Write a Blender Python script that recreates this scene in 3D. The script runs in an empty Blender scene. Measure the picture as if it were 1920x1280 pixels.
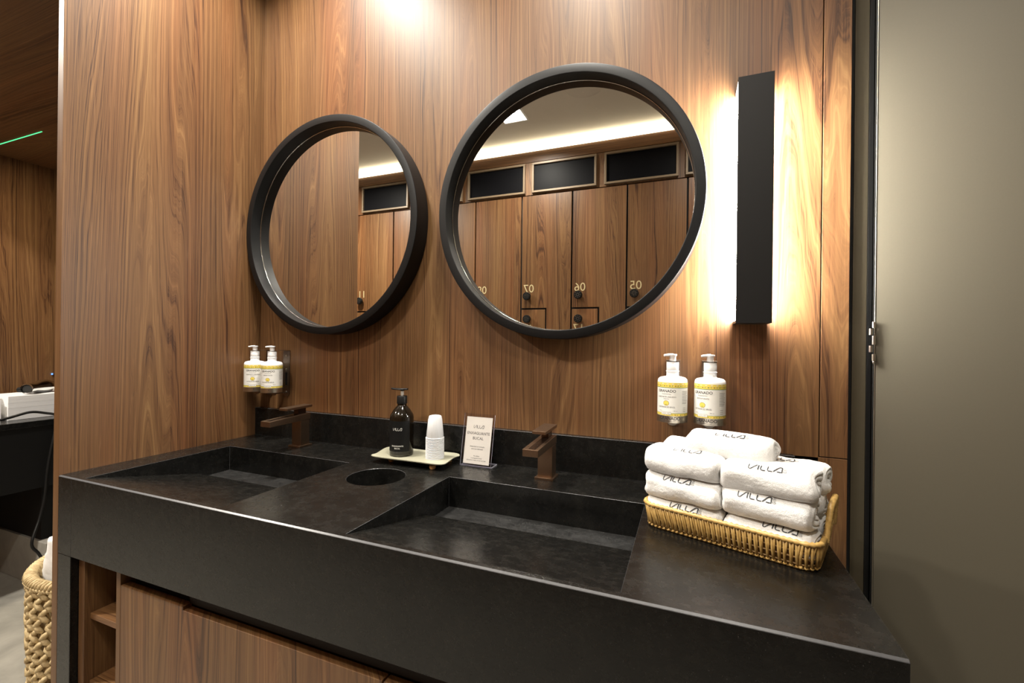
import bpy, bmesh, math, random
from mathutils import Vector, Matrix
PI = math.pi
C = bpy.context.scene.collection
scene = bpy.context.scene

# ------------------------------------------------------------------ camera, world, lamps, exposure
W, H = 1920, 1280
FPX, YAW, PITCH, ROLL = 836.1, 21.62, 0.036, 0.6765
CAM = Vector((1.42025, -1.15, 1.23695))
cd = bpy.data.cameras.new('camera'); cam = bpy.data.objects.new('camera', cd); C.objects.link(cam)
cd.sensor_width = 36.0; cd.lens = FPX / W * 36.0; cd.clip_start = 0.01
_y, _p, _r = map(math.radians, (YAW, PITCH, ROLL))
fwd = Vector((-math.sin(_y) * math.cos(_p), math.cos(_y) * math.cos(_p), math.sin(_p)))
r0 = fwd.cross(Vector((0, 0, 1))).normalized(); u0 = r0.cross(fwd)
rt = math.cos(_r) * r0 + math.sin(_r) * u0; up = math.cos(_r) * u0 - math.sin(_r) * r0
cam.matrix_world = Matrix((( rt.x, up.x, -fwd.x, CAM.x), (rt.y, up.y, -fwd.y, CAM.y), (rt.z, up.z, -fwd.z, CAM.z), (0, 0, 0, 1)))
scene.camera = cam
vs = scene.view_settings
vs.view_transform = 'Standard'; vs.look = 'None'; vs.gamma = 1; vs.use_curve_mapping = False
vs.exposure = 0.0
wd = bpy.data.worlds.new('world'); scene.world = wd; wd.use_nodes = True
wd.node_tree.nodes['Background'].inputs[0].default_value = (1.0, 0.93, 0.82, 1)
wd.node_tree.nodes['Background'].inputs[1].default_value = 0.05

CEIL = 2.72
WARM = (1.0, 0.86, 0.68)
def area(name, loc, sx, sy, power, color=WARM, rot=(0, 0, 0), spread=PI):
    l = bpy.data.lights.new(name, 'AREA'); l.shape = 'RECTANGLE'; l.size = sx; l.size_y = sy
    l.energy = power; l.color = color; l.spread = spread
    o = bpy.data.objects.new(name, l); C.objects.link(o); o.location = loc; o.rotation_euler = rot
    return o
def spot(name, loc, power, ang, blend, color=WARM, rot=(0, 0, 0), r=0.05):
    l = bpy.data.lights.new(name, 'SPOT'); l.spot_size = math.radians(ang); l.spot_blend = blend
    l.energy = power; l.color = color; l.shadow_soft_size = r
    o = bpy.data.objects.new(name, l); C.objects.link(o); o.location = loc; o.rotation_euler = rot
    return o
# square recessed downlights: (x, y, watts); door-side and far-room lamps are added fill
DOWN = [(0.30, -0.38, 22), (1.08, -0.42, 14), (0.33, -1.60, 26), (1.60, -1.35, 14), (-1.15, -1.25, 80)]
for i, (x, y, p) in enumerate(DOWN):
    area('downlight_lamp', (x, y, CEIL - 0.012), 0.13, 0.13, p, (1.0, 0.94, 0.84), spread=math.radians(120 if y > -0.5 else 160))
# LED line in the cove above the lockers
area('cove_lamp', (0.3, -2.03, 2.675), 3.8, 0.02, 3, (1.0, 0.88, 0.68), (math.radians(180), 0, 0))

SOFFIT_FILL = (-1.55, -0.40, 2.19)  # added out-of-view lamp that brightens the far wooden wall
area('soffit_fill', SOFFIT_FILL, 0.09, 0.09, 15, (1.0, 0.86, 0.62))
# ------------------------------------------------------------------ node helpers
def newmat(name):
    m = bpy.data.materials.new(name); m.use_nodes = True
    nt = m.node_tree; b = nt.nodes['Principled BSDF']
    return m, nt, b
def N(nt, t, **kw):
    n = nt.nodes.new(t)
    for k, v in kw.items():
        if k.startswith('i_'):
            key = k[2:]; key = int(key) if key.isdigit() else key.replace('_', ' ')
            n.inputs[key].default_value = v
        else: setattr(n, k, v)
    return n
def L(nt, a, b): nt.links.new(a, b)
def math_(nt, op, a, b=None, c=None, clamp=False):
    n = nt.nodes.new('ShaderNodeMath'); n.operation = op; n.use_clamp = clamp
    for i, v in enumerate((a, b, c)):
        if v is None: continue
        if isinstance(v, (int, float)): n.inputs[i].default_value = v
        else: L(nt, v, n.inputs[i])
    return n.outputs[0]
def vmath(nt, op, a, b):
    n = nt.nodes.new('ShaderNodeVectorMath'); n.operation = op
    for i, v in enumerate((a, b)):
        if isinstance(v, (tuple, Vector)): n.inputs[i].default_value = v
        else: L(nt, v, n.inputs[i])
    return n.outputs[0]
def ramp(nt, fac, stops, interp='LINEAR'):
    n = nt.nodes.new('ShaderNodeValToRGB'); n.color_ramp.interpolation = interp
    e = n.color_ramp.elements
    while len(e) < len(stops): e.new(0.5)
    for i, (p, c) in enumerate(stops):
        e[i].position = p; e[i].color = (*c, 1) if len(c) == 3 else c
    L(nt, fac, n.inputs[0]); return n.outputs[0]
def mix(nt, f, a, b, blend='MIX'):
    n = nt.nodes.new('ShaderNodeMix'); n.data_type = 'RGBA'; n.blend_type = blend
    for s, v in ((n.inputs[0], f), (n.inputs[6], a), (n.inputs[7], b)):
        if isinstance(v, (int, float)): s.default_value = v
        elif isinstance(v, tuple): s.default_value = (*v, 1) if len(v) == 3 else v
        else: L(nt, v, s)
    return n.outputs[2]
def noise(nt, vec, scale=1.0, detail=2.0, rough=0.5, dist=0.0):
    n = N(nt, 'ShaderNodeTexNoise'); n.inputs['Scale'].default_value = scale
    n.inputs['Detail'].default_value = detail; n.inputs['Roughness'].default_value = rough
    n.inputs['Distortion'].default_value = dist
    L(nt, vec, n.inputs['Vector']); return n.outputs['Fac']
def bump(nt, b, h, strength=0.3, dist=0.002):
    n = N(nt, 'ShaderNodeBump'); n.inputs['Strength'].default_value = strength
    n.inputs['Distance'].default_value = dist
    L(nt, h, n.inputs['Height']); L(nt, n.outputs[0], b.inputs['Normal'])
def simple(name, col, rough=0.5, metal=0.0, spec=0.5, var=0.06, scale=60, **kw):
    m, nt, b = newmat(name)
    tc = N(nt, 'ShaderNodeTexCoord')
    f = noise(nt, tc.outputs['Object'], scale, 3)
    c = mix(nt, f, tuple(max(0, v * (1 - var)) for v in col), tuple(min(1, v * (1 + var)) for v in col))
    L(nt, c, b.inputs['Base Color'])
    b.inputs['Roughness'].default_value = rough; b.inputs['Metallic'].default_value = metal
    b.inputs['Specular IOR Level'].default_value = spec
    for k, v in kw.items(): b.inputs[k.replace('_', ' ')].default_value = v
    return m

# ------------------------------------------------------------------ materials
def wood(name, horizontal=False, seed=0.0, tone=1.0, rough=0.45, perobj=False, warm=1.0):
    """walnut laminate: grain runs along z (or along x when horizontal)"""
    m, nt, b = newmat(name)
    geo = N(nt, 'ShaderNodeNewGeometry')
    sep = N(nt, 'ShaderNodeSeparateXYZ'); L(nt, geo.outputs['Position'], sep.inputs[0])
    X, Y, Z = sep.outputs
    if horizontal: u = math_(nt, 'ADD', Y, math_(nt, 'MULTIPLY', Z, 0.9)); v = X
    else: u = math_(nt, 'ADD', X, math_(nt, 'MULTIPLY', Y, 1.13)); v = Z
    off = None
    if perobj:
        oi = N(nt, 'ShaderNodeObjectInfo'); off = oi.outputs['Random']
        v = math_(nt, 'ADD', v, math_(nt, 'MULTIPLY', off, 37.0))
    def P(su, sv, w):
        c = N(nt, 'ShaderNodeCombineXYZ')
        L(nt, math_(nt, 'MULTIPLY', u, su), c.inputs[0]); L(nt, math_(nt, 'MULTIPLY', v, sv), c.inputs[1])
        c.inputs[2].default_value = seed + w
        return c.outputs[0]
    wig = noise(nt, P(11, 1.6, 3.1), 1, 3, 0.55)            # small wobble of the growth lines
    n1 = noise(nt, P(5.2, 0.21, 0.0), 1, 1.2, 0.4)           # cathedral field
    fld = math_(nt, 'ADD', math_(nt, 'MULTIPLY', n1, 25.0), math_(nt, 'ADD', math_(nt, 'MULTIPLY', u, 46.0), math_(nt, 'MULTIPLY', wig, 1.5)))
    fv = N(nt, 'ShaderNodeCombineXYZ'); L(nt, math_(nt, 'MULTIPLY', fld, 3.0), fv.inputs[0]); fv.inputs[1].default_value = seed * 3.7
    L(nt, math_(nt, 'MULTIPLY', v, 0.12), fv.inputs[2])
    rings = noise(nt, fv.outputs[0], 1, 6, 0.76)             # irregular growth rings that follow the field
    fine = noise(nt, P(230, 2.2, 7.0), 1, 3, 0.65)
    fine2 = noise(nt, P(420, 9.0, 9.0), 1, 2, 0.6)
    broad = noise(nt, P(7, 0.35, 11.0), 1, 3, 0.6)
    sw = lambda c: tuple(min(1, x * tone) for x in c)
    mixv = math_(nt, 'ADD', math_(nt, 'MULTIPLY', rings, 0.60), math_(nt, 'ADD', math_(nt, 'MULTIPLY', broad, 0.20), math_(nt, 'MULTIPLY', fine, 0.20)))
    base = ramp(nt, mixv, [(0.38, sw((0.028, 0.0105, 0.0045))), (0.432, sw((0.068, 0.0270, 0.0100))), (0.46, sw((0.112, 0.0490, 0.0185))), (0.53, sw((0.152, 0.0710, 0.0275))), (0.61, sw((0.222, 0.1150, 0.0470)))])
    tint = ramp(nt, noise(nt, P(5.5, 0.22, 17.0), 1, 3, 0.6), [(0.36, (1.03, 0.91, 0.82)), (0.50, (0.98, 1.0, 0.97)), (0.64, (0.98, 1.05, 1.0))])
    base = mix(nt, 1.0, base, tint, 'MULTIPLY')
    hair = ramp(nt, math_(nt, 'ADD', math_(nt, 'MULTIPLY', rings, 0.5), math_(nt, 'MULTIPLY', fine, 0.5)), [(0.34, (0.75,)*3), (0.43, (0.0,)*3)])
    c = mix(nt, hair, base, sw((0.040, 0.016, 0.007)))
    c = mix(nt, ramp(nt, fine2, [(0.60, (0.0,)*3), (0.74, (0.30,)*3)]), c, sw((0.34, 0.19, 0.09)))
    L(nt, c, b.inputs['Base Color'])
    b.inputs['Specular IOR Level'].default_value = 0.5
    L(nt, math_(nt, 'ADD', rough - 0.05, math_(nt, 'MULTIPLY', fine, 0.12)), b.inputs['Roughness'])
    bump(nt, b, fine, 0.10, 0.0006)
    return m
M = {}
M['wood'] = wood('walnut_laminate')
M['wood_door'] = wood('walnut_door', seed=4.3, perobj=True, rough=0.36)
M['wood_cab'] = wood('walnut_cabinet', seed=9.1, rough=0.45)
M['wood_h'] = wood('walnut_horizontal', horizontal=True, seed=2.2, rough=0.4)
M['wood_far'] = wood('walnut_far_room', seed=6.6)

def stone(name, base=(0.0038, 0.0038, 0.0036), hi=(0.0135, 0.0125, 0.0105), rough=0.27, speck=(.69, .76)):
    m, nt, b = newmat(name)
    geo = N(nt, 'ShaderNodeNewGeometry'); P = geo.outputs['Position']
    a = noise(nt, P, 11, 7, 0.72, 0.2); s = noise(nt, P, 55, 4, 0.7); f = noise(nt, P, 420, 2, 0.6)
    mott = math_(nt, 'MULTIPLY', ramp(nt, a, [(0.35, (0.05,)*3), (0.75, (1.0,)*3)]), ramp(nt, s, [(0.35, (0.25,)*3), (0.7, (1.0,)*3)]))
    c = mix(nt, mott, base, hi)
    c = mix(nt, ramp(nt, f, [(speck[0], (0,)*3), (speck[1], (0.26,)*3)]), c, (0.20, 0.19, 0.18))
    L(nt, c, b.inputs['Base Color'])
    L(nt, math_(nt, 'ADD', rough - 0.08, math_(nt, 'MULTIPLY', ramp(nt, s, [(0.3, (0,)*3), (0.7, (1,)*3)]), 0.14)), b.inputs['Roughness'])
    b.inputs['Specular IOR Level'].default_value = 0.38
    lumps = noise(nt, P, 130, 5, 0.65)
    bump(nt, b, lumps, 0.16, 0.0010)
    return m
M['stone'] = stone('black_granite')
M['stone_dusty'] = stone('worn_black_granite', (0.004, 0.004, 0.004), (0.022, 0.022, 0.0215), 0.5, (.58, .70))
M['stone_edge'] = simple('granite_edge_highlight', (0.050, 0.050, 0.053), 0.30, 0, 0.6, 0.3, 200)  # pale worn edge, with the edge highlight also put into its colour

def plaster(name, c0, c1, scale=3, rough=0.8, bs=0.1):
    m, nt, b = newmat(name)
    geo = N(nt, 'ShaderNodeNewGeometry')
    n = noise(nt, geo.outputs['Position'], scale, 6, 0.65, 0.4)
    L(nt, ramp(nt, n, [(0.3, c0), (0.7, c1)]), b.inputs['Base Color'])
    b.inputs['Roughness'].default_value = rough
    bump(nt, b, noise(nt, geo.outputs['Position'], 90, 3), bs, 0.001)
    return m
M['ceiling'] = plaster('painted_ceiling', (0.54, 0.51, 0.44), (0.58, 0.55, 0.48), 4)
M['concrete'] = plaster('polished_concrete', (0.20, 0.19, 0.165), (0.34, 0.32, 0.28), 5, 0.45, 0.06)
M['taupe'] = simple('taupe_lacquer', (0.085, 0.074, 0.052), 0.5, 0, 0.45, 0.04, 300)
M['taupe_dark'] = simple('taupe_frame', (0.062, 0.051, 0.031), 0.6, 0, 0.3, 0.05, 120)
M['black'] = simple('matte_black', (0.006, 0.006, 0.006), 0.5, 0, 0.2)
M['black_frame'] = simple('black_painted_frame', (0.0048, 0.0048, 0.0052), 0.45, 0, 0.26, 0.1, 300)
M['blackest'] = simple('dark_gap', (0.005, 0.005, 0.005), 0.8)
M['rubber'] = simple('black_rubber', (0.007, 0.007, 0.007), 0.4, 0, 0.25)
M['steel'] = simple('brushed_steel', (0.55, 0.52, 0.46), 0.28, 1.0, 0.5, 0.12, 90)
M['steel_dark'] = simple('dark_bronze_steel', (0.20, 0.16, 0.13), 0.38, 1.0, 0.5, 0.15, 120)
M['chrome'] = simple('chrome', (0.75, 0.75, 0.75), 0.12, 1.0)
M['bronze'] = simple('satin_bronze', (0.25, 0.165, 0.108), 0.38, 1.0, 0.5, 0.10, 250)
M['bronze_dark'] = simple('wet_bronze_channel', (0.07, 0.043, 0.03), 0.25, 0.9)
M['sconce_black'] = simple('sconce_powder_coat', (0.006, 0.0055, 0.0055), 0.55, 0, 0.3)
M['white_plastic'] = simple('white_plastic', (0.82, 0.82, 0.83), 0.3, 0, 0.5, 0.02)
M['label_paper'] = simple('label_paper', (0.74, 0.73, 0.69), 0.5, 0, 0.4, 0.02)
M['yellow'] = simple('label_yellow', (0.72, 0.56, 0.10), 0.5)
M['green'] = simple('label_green', (0.05, 0.16, 0.07), 0.5)
M['ink'] = simple('ink', (0.022, 0.022, 0.026), 0.6)
M['ink_soft'] = simple('ink_soft', (0.16, 0.155, 0.15), 0.6)
M['brown_ink'] = simple('brown_ink', (0.20, 0.08, 0.03), 0.6)
M['cream_card'] = simple('cream_card', (0.88, 0.84, 0.73), 0.6, 0, 0.3, 0.02)
M['tray'] = simple('sage_tray', (0.33, 0.32, 0.24), 0.3, 0, 0.5, 0.03)
M['foot_wood'] = simple('turned_wood_foot', (0.42, 0.22, 0.07), 0.5)
M['amber'] = simple('dark_amber_plastic', (0.007, 0.005, 0.003), 0.10, 0, 0.5)
M['amber_base'] = simple('amber_plastic_base', (0.030, 0.025, 0.016), 0.18, 0, 0.6)
M['silver_stem'] = simple('clear_pump_stem', (0.45, 0.42, 0.38), 0.25)
M['white_ink'] = simple('white_print', (0.75, 0.74, 0.70), 0.5)
M['cup'] = simple('white_ribbed_plastic', (0.62, 0.62, 0.63), 0.45, 0, 0.4, 0.02)
M['gold_num'] = simple('pale_gold_number', (0.62, 0.52, 0.30), 0.4, 0.3)
M['frame_gold'] = simple('bronze_trim', (0.20, 0.145, 0.09), 0.4, 0.1)
M['dark_glass'] = simple('black_glass', (0.004, 0.004, 0.005), 0.45, 0, 0.08)
M['embroidery'] = simple('charcoal_thread', (0.045, 0.048, 0.055), 0.7, 0, 0.3, 0.3, 900)
def glassy(name, tint=(0.96, 0.96, 0.98), rough=0.03):
    """thin clear plastic: lets light straight through and mirrors a little, more so at grazing angles"""
    m, nt, b = newmat(name); nt.nodes.remove(b)
    out = [n for n in nt.nodes if n.type == 'OUTPUT_MATERIAL'][0]
    tc = N(nt, 'ShaderNodeTexCoord')
    tr_ = N(nt, 'ShaderNodeBsdfTransparent'); L(nt, mix(nt, noise(nt, tc.outputs['Object'], 30, 2), tuple(v * .98 for v in tint), tint), tr_.inputs[0])
    gl = N(nt, 'ShaderNodeBsdfGlossy'); gl.inputs['Roughness'].default_value = rough
    fr_ = N(nt, 'ShaderNodeFresnel'); fr_.inputs[0].default_value = 1.49
    mx = N(nt, 'ShaderNodeMixShader'); L(nt, math_(nt, 'MULTIPLY', fr_.outputs[0], 0.45, clamp=True), mx.inputs[0]); L(nt, tr_.outputs[0], mx.inputs[1]); L(nt, gl.outputs[0], mx.inputs[2])
    L(nt, mx.outputs[0], out.inputs[0])
    return m
M['acrylic'] = glassy('clear_acrylic')
M['acrylic_edge'] = simple('polished_acrylic_edge', (0.50, 0.49, 0.56), 0.2, 0, 0.6)
M['frost'] = simple('frosted_clip', (0.45, 0.42, 0.37), 0.35)
def mirror_mat():
    m, nt, b = newmat('silvered_mirror')
    tc = N(nt, 'ShaderNodeTexCoord')
    n = noise(nt, tc.outputs['Object'], 120, 2, 0.6)
    spk = ramp(nt, n, [(0.74, (0,)*3), (0.80, (1,)*3)])
    L(nt, mix(nt, spk, (0.80, 0.80, 0.78), (0.9, 0.9, 0.9)), b.inputs['Base Color'])
    b.inputs['Metallic'].default_value = 1.0; b.inputs['Roughness'].default_value = 0.0
    return m
M['mirror'] = mirror_mat()
def emit(name, col, s):
    m, nt, b = newmat(name)
    tc = N(nt, 'ShaderNodeTexCoord')
    c = mix(nt, noise(nt, tc.outputs['Object'], 5, 2), tuple(v * 0.97 for v in col), col)
    L(nt, c, b.inputs['Emission Color']); L(nt, c, b.inputs['Base Color'])
    b.inputs['Emission Strength'].default_value = s
    return m
M['sconce_light'] = emit('sconce_diffuser', (1.0, 0.97, 0.90), 125)
M['down_light'] = emit('downlight_diffuser', (1.0, 0.93, 0.82), 9)
M['cove_light'] = emit('cove_led', (1.0, 0.86, 0.62), 6)
M['green_light'] = emit('glowing_green', (0.10, 1.0, 0.35), 1.6)
M['blue_light'] = emit('blue_led', (0.12, 0.32, 1.0), 1.6)

def terry():
    m, nt, b = newmat('white_terry')
    tc = N(nt, 'ShaderNodeTexCoord'); P = tc.outputs['Object']
    n = noise(nt, P, 620, 3, 0.7); n2 = noise(nt, P, 150, 3)
    L(nt, mix(nt, ramp(nt, n, [(0.35, (0,)*3), (0.6, (1,)*3)]), (0.72, 0.715, 0.70), (0.83, 0.825, 0.815)), b.inputs['Base Color'])
    b.inputs['Roughness'].default_value = 0.95
    b.inputs['Specular IOR Level'].default_value = 0.15
    b.inputs['Sheen Weight'].default_value = 0.25
    bump(nt, b, math_(nt, 'ADD', n, math_(nt, 'MULTIPLY', n2, 0.5)), 0.5, 0.0020)
    return m
M['terry'] = terry()
def wicker(name, c0, c1, scale=120, rough=0.38):
    m, nt, b = newmat(name)
    tc = N(nt, 'ShaderNodeTexCoord')
    n = noise(nt, tc.outputs['Object'], scale, 4, 0.6)
    L(nt, ramp(nt, n, [(0.3, c0), (0.7, c1)]), b.inputs['Base Color'])
    b.inputs['Roughness'].default_value = rough
    bump(nt, b, n, 0.3, 0.0008)
    return m
M['rattan'] = wicker('honey_rattan', (0.42, 0.25, 0.07), (0.62, 0.41, 0.145))
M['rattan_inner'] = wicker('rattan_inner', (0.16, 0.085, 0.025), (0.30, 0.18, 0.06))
M['seagrass'] = wicker('seagrass', (0.34, 0.24, 0.11), (0.66, 0.52, 0.29), 90, 0.7)

# ------------------------------------------------------------------ mesh helpers
def box(bm, x0, x1, y0, y1, z0, z1, mi=0):
    v = [bm.verts.new(p) for p in ((x0,y0,z0),(x1,y0,z0),(x1,y1,z0),(x0,y1,z0),(x0,y0,z1),(x1,y0,z1),(x1,y1,z1),(x0,y1,z1))]
    for f in ((0,3,2,1),(4,5,6,7),(0,1,5,4),(1,2,6,5),(2,3,7,6),(3,0,4,7)):
        bm.faces.new([v[i] for i in f]).material_index = mi
def prism_x(bm, prof, x0, x1, mi=0):
    """prof: list of (y, z); extruded along x"""
    a = [bm.verts.new((x0, y, z)) for y, z in prof]; b = [bm.verts.new((x1, y, z)) for y, z in prof]
    n = len(prof)
    bm.faces.new(a).material_index = mi; bm.faces.new(b[::-1]).material_index = mi
    for i in range(n): bm.faces.new((a[i], b[i], b[(i+1) % n], a[(i+1) % n])).material_index = mi
def prism_z(bm, prof, z0, z1, mi=0):
    a = [bm.verts.new((x, y, z0)) for x, y in prof]; b = [bm.verts.new((x, y, z1)) for x, y in prof]
    n = len(prof)
    bm.faces.new(a[::-1]).material_index = mi; bm.faces.new(b).material_index = mi
    for i in range(n): bm.faces.new((a[i], a[(i+1) % n], b[(i+1) % n], b[i])).material_index = mi
def prism_y(bm, prof, y0, y1, mi=0):
    a = [bm.verts.new((x, y0, z)) for x, z in prof]; b = [bm.verts.new((x, y1, z)) for x, z in prof]
    n = len(prof)
    bm.faces.new(a).material_index = mi; bm.faces.new(b[::-1]).material_index = mi
    for i in range(n): bm.faces.new((a[i], b[i], b[(i+1) % n], a[(i+1) % n])).material_index = mi
def lathe(bm, prof, seg=48, c=(0, 0, 0), mi=0, mfun=None, rfun=None, axis='z'):
    """prof: list of (r, z) from bottom to top; r==0 ends close the shape"""
    rings = []
    for r, z in prof:
        if r < 1e-7: rings.append([bm.verts.new(_ax(0, 0, z, c, axis))])
        else:
            ring = []
            for i in range(seg):
                a = 2 * PI * i / seg; rr = r * (rfun(a, z) if rfun else 1)
                ring.append(bm.verts.new(_ax(rr * math.cos(a), rr * math.sin(a), z, c, axis)))
            rings.append(ring)
    for k in range(len(rings) - 1):
        A, B = rings[k], rings[k+1]
        m_ = mfun(k) if mfun else mi
        for i in range(seg):
            j = (i + 1) % seg
            if len(A) == 1 and len(B) == 1: continue
            if len(A) == 1: f = bm.faces.new((A[0], B[j], B[i])) if False else bm.faces.new((A[0], B[i], B[j])[::-1])
            elif len(B) == 1: f = bm.faces.new((A[i], A[j], B[0]))
            else: f = bm.faces.new((A[i], A[j], B[j], B[i]))
            f.material_index = m_
def _ax(x, y, z, c, axis):
    if axis == 'z': return (x + c[0], y + c[1], z + c[2])
    if axis == 'y': return (x + c[0], z + c[1], y + c[2])
    return (z + c[0], x + c[1], y + c[2])
def tube(bm, pts, r, seg=10, mi=0, closed=False, rf=None):
    pts = [Vector(p) for p in pts]; n = len(pts); rings = []
    up_ = Vector((0, 0, 1)); prev = None
    for i in range(n):
        if closed: t = pts[(i+1) % n] - pts[i-1]
        else: t = pts[min(i+1, n-1)] - pts[max(i-1, 0)]
        t.normalize()
        if prev is None:
            a = up_ if abs(t.z) < 0.95 else Vector((0, 1, 0)); s = t.cross(a).normalized()
        else: s = (prev - t * prev.dot(t)).normalized()
        prev = s; q = t.cross(s)
        rr = r if rf is None else rf(i)
        rings.append([bm.verts.new(pts[i] + rr * (math.cos(2*PI*k/seg) * s + math.sin(2*PI*k/seg) * q)) for k in range(seg)])
    m_ = n if closed else n - 1
    for i in range(m_):
        A, B = rings[i], rings[(i+1) % n]
        for k in range(seg):
            bm.faces.new((A[k], A[(k+1) % seg], B[(k+1) % seg], B[k])).material_index = mi
    if not closed:
        bm.faces.new(rings[0][::-1]).material_index = mi; bm.faces.new(rings[-1]).material_index = mi
def obj(name, bm, mats, parent=None, smooth=False, bevel=0, segs=2, loc=None, fix=True, angle=40):
    if fix: bmesh.ops.recalc_face_normals(bm, faces=bm.faces[:])
    me = bpy.data.meshes.new(name); bm.to_mesh(me); bm.free()
    for m in (mats if isinstance(mats, (list, tuple)) else [mats]): me.materials.append(m)
    if smooth:
        for p in me.polygons: p.use_smooth = True
        if smooth != 'all':
            try: me.set_sharp_from_angle(angle=math.radians(angle))
            except Exception: pass
    o = bpy.data.objects.new(name, me); C.objects.link(o)
    if parent is not None: o.parent = parent
    if loc is not None: o.location = loc
    if bevel:
        b = o.modifiers.new('bevel', 'BEVEL'); b.width = bevel; b.segments = segs; b.limit_method = 'ANGLE'
        b.angle_limit = math.radians(40); b.harden_normals = False
    return o
def tag(o, label=None, cat=None, group=None, kind=None):
    if label: o['label'] = label
    if cat: o['category'] = cat
    if group: o['group'] = group
    if kind: o['kind'] = kind
    return o
def thing(name, label, cat, loc=(0, 0, 0), rz=0, group=None):
    o = bpy.data.objects.new(name, None); C.objects.link(o)
    o.location = loc; o.rotation_euler = (0, 0, rz); o.empty_display_size = 0.05
    return tag(o, label, cat, group)
def struct(name, bm, m, label=None, **kw):
    o = obj(name, bm, m, **kw); o['kind'] = 'structure'
    if label: o['label'] = label
    return o
def NB(): return bmesh.new()
def B1(*a, **k):
    bm = NB(); box(bm, *a, **k); return bm
def copy_tree(o, parent=None):
    c = o.copy(); C.objects.link(c); c.parent = parent
    for ch in [x for x in bpy.data.objects if x.parent == o]: copy_tree(ch, c)
    return c
_txt = {}
def text2d(body, size=1.0, align='CENTER', bold=0.0):
    """(verts, faces) of a line of text lying in 2-D"""
    key = (body, align, bold)
    if key not in _txt:
        cu = bpy.data.curves.new('t', 'FONT'); cu.body = body; cu.size = 1.0; cu.align_x = align; cu.align_y = 'CENTER'
        cu.resolution_u = 3; cu.offset = bold
        o = bpy.data.objects.new('t', cu); C.objects.link(o)
        dg = bpy.context.evaluated_depsgraph_get(); dg.update()
        me = bpy.data.meshes.new_from_object(o.evaluated_get(dg))
        _txt[key] = ([(v.co.x, v.co.y) for v in me.vertices], [tuple(p.vertices) for p in me.polygons])
        bpy.data.objects.remove(o); bpy.data.curves.remove(cu); bpy.data.meshes.remove(me)
    vs_, fs = _txt[key]
    return [(x * size, y * size) for x, y in vs_], fs
def put_flat(bm, vf, fn, mi):
    vs_, fs = vf
    V = [bm.verts.new(fn(x, y)) for x, y in vs_]
    for f in fs:
        try: bm.faces.new([V[i] for i in f]).material_index = mi
        except ValueError: pass
def strokes(polys, w, sub=6):
    """ribbons for 2-D polylines -> (verts, faces)"""
    V, F = [], []
    for entry in polys:
        pl, ww = (entry[0], entry[1]) if isinstance(entry[1], float) else (entry, w)
        pts = []
        for a, b in zip(pl[:-1], pl[1:]):
            k = max(1, int(math.dist(a, b) / 0.25))
            for i in range(k): pts.append((a[0] + (b[0]-a[0]) * i / k, a[1] + (b[1]-a[1]) * i / k))
        pts.append(pl[-1]); base = len(V); n = len(pts)
        for i, p in enumerate(pts):
            q0, q1 = pts[max(0, i-1)], pts[min(n-1, i+1)]
            tx, ty = q1[0]-q0[0], q1[1]-q0[1]; l = math.hypot(tx, ty) or 1; nx, ny = -ty/l*ww/2, tx/l*ww/2
            V += [(p[0]+nx, p[1]+ny), (p[0]-nx, p[1]-ny)]
        for i in range(n-1): F.append((base+2*i, base+2*i+1, base+2*i+3, base+2*i+2))
    return V, F
def gym_glyphs(x0):
    g = []
    G = [(.26,.8),(.16,1),(.06,1),(0,.8),(0,.2),(.06,0),(.2,0),(.26,.2),(.26,.5),(.14,.5)]
    Yy = [(0,1),(.14,.5),(.28,1)]; Y2 = [(.14,.5),(.14,0)]; Mm = [(0,0),(0,1),(.15,.45),(.3,1),(.3,0)]
    for o_, pl in ((0.0, G), (.34, Yy), (.34, Y2), (.70, Mm)):
        g.append(([(x0 + (1 - v) * .42, o_ + u) for u, v in pl], 0.055))
    return g
VILLA = [([(0.02, 1.0), (0.0, .2), (.08, .03), (.24, .0), (.40, .08), (1.10, .92), (1.22, 1.0)], 0.13),
         ([(1.42, 1.0), (1.40, .0)], 0.17),
         ([(1.78, 1.0), (1.76, .25), (1.84, .06), (2.02, .0), (2.50, .0)], 0.15),
         ([(2.80, 1.0), (2.78, .25), (2.86, .06), (3.04, .0), (3.52, .0)], 0.15),
         ([(3.62, .0), (4.30, .85), (4.46, .97), (4.66, 1.0), (4.82, .93), (4.86, .8), (4.86, .0), (4.12, .02)], 0.17)]
LOGO = strokes(VILLA + gym_glyphs(5.08), 0.14)
LOGO_T = strokes(VILLA + [([(5.1, 1.0), (5.1, .7)], 0.08)], 0.14)   # small print version of the word with its tick

# ------------------------------------------------------------------ room shell
struct('floor', B1(-3.2, 2.6, -2.2, 2.2, -0.05, 0.0), M['concrete'], 'grey polished concrete floor')
struct('ceiling', B1(-3.2, 2.6, -2.2, 2.2, CEIL, CEIL + 0.05), M['ceiling'], 'beige painted ceiling')
bm = NB(); box(bm, 0.0, 1.6855, 0.0, 0.03, 0, CEIL)
box(bm, 1.6875, 1.738, 0.0, 0.03, 0.9955, CEIL); box(bm, 1.6405, 1.738, 0.0, 0.03, 0, 0.9935)
struct('wall_back', bm, M['wood'], 'walnut panelled wall behind the mirrors', bevel=0.0007)
struct('wall_behind_panel', B1(-0.02, 1.745, 0.03, 0.05, 0, CEIL), M['blackest'])
bm = NB(); box(bm, -0.024, 0.0, -0.547, 0.03, 0, CEIL)
struct('wall_left', bm, M['wood'], 'walnut side panel beside the vanity', bevel=0.001)
struct('wall_right', B1(1.772, 2.6, 0.035, 0.08, 0, CEIL), M['taupe_dark'])
struct('wall_right_side', B1(2.55, 2.6, -2.2, 0.08, 0, CEIL), M['taupe'])
struct('wall_opposite', B1(-3.2, 2.6, -2.2, -2.11, 0, CEIL), M['wood'])
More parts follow.
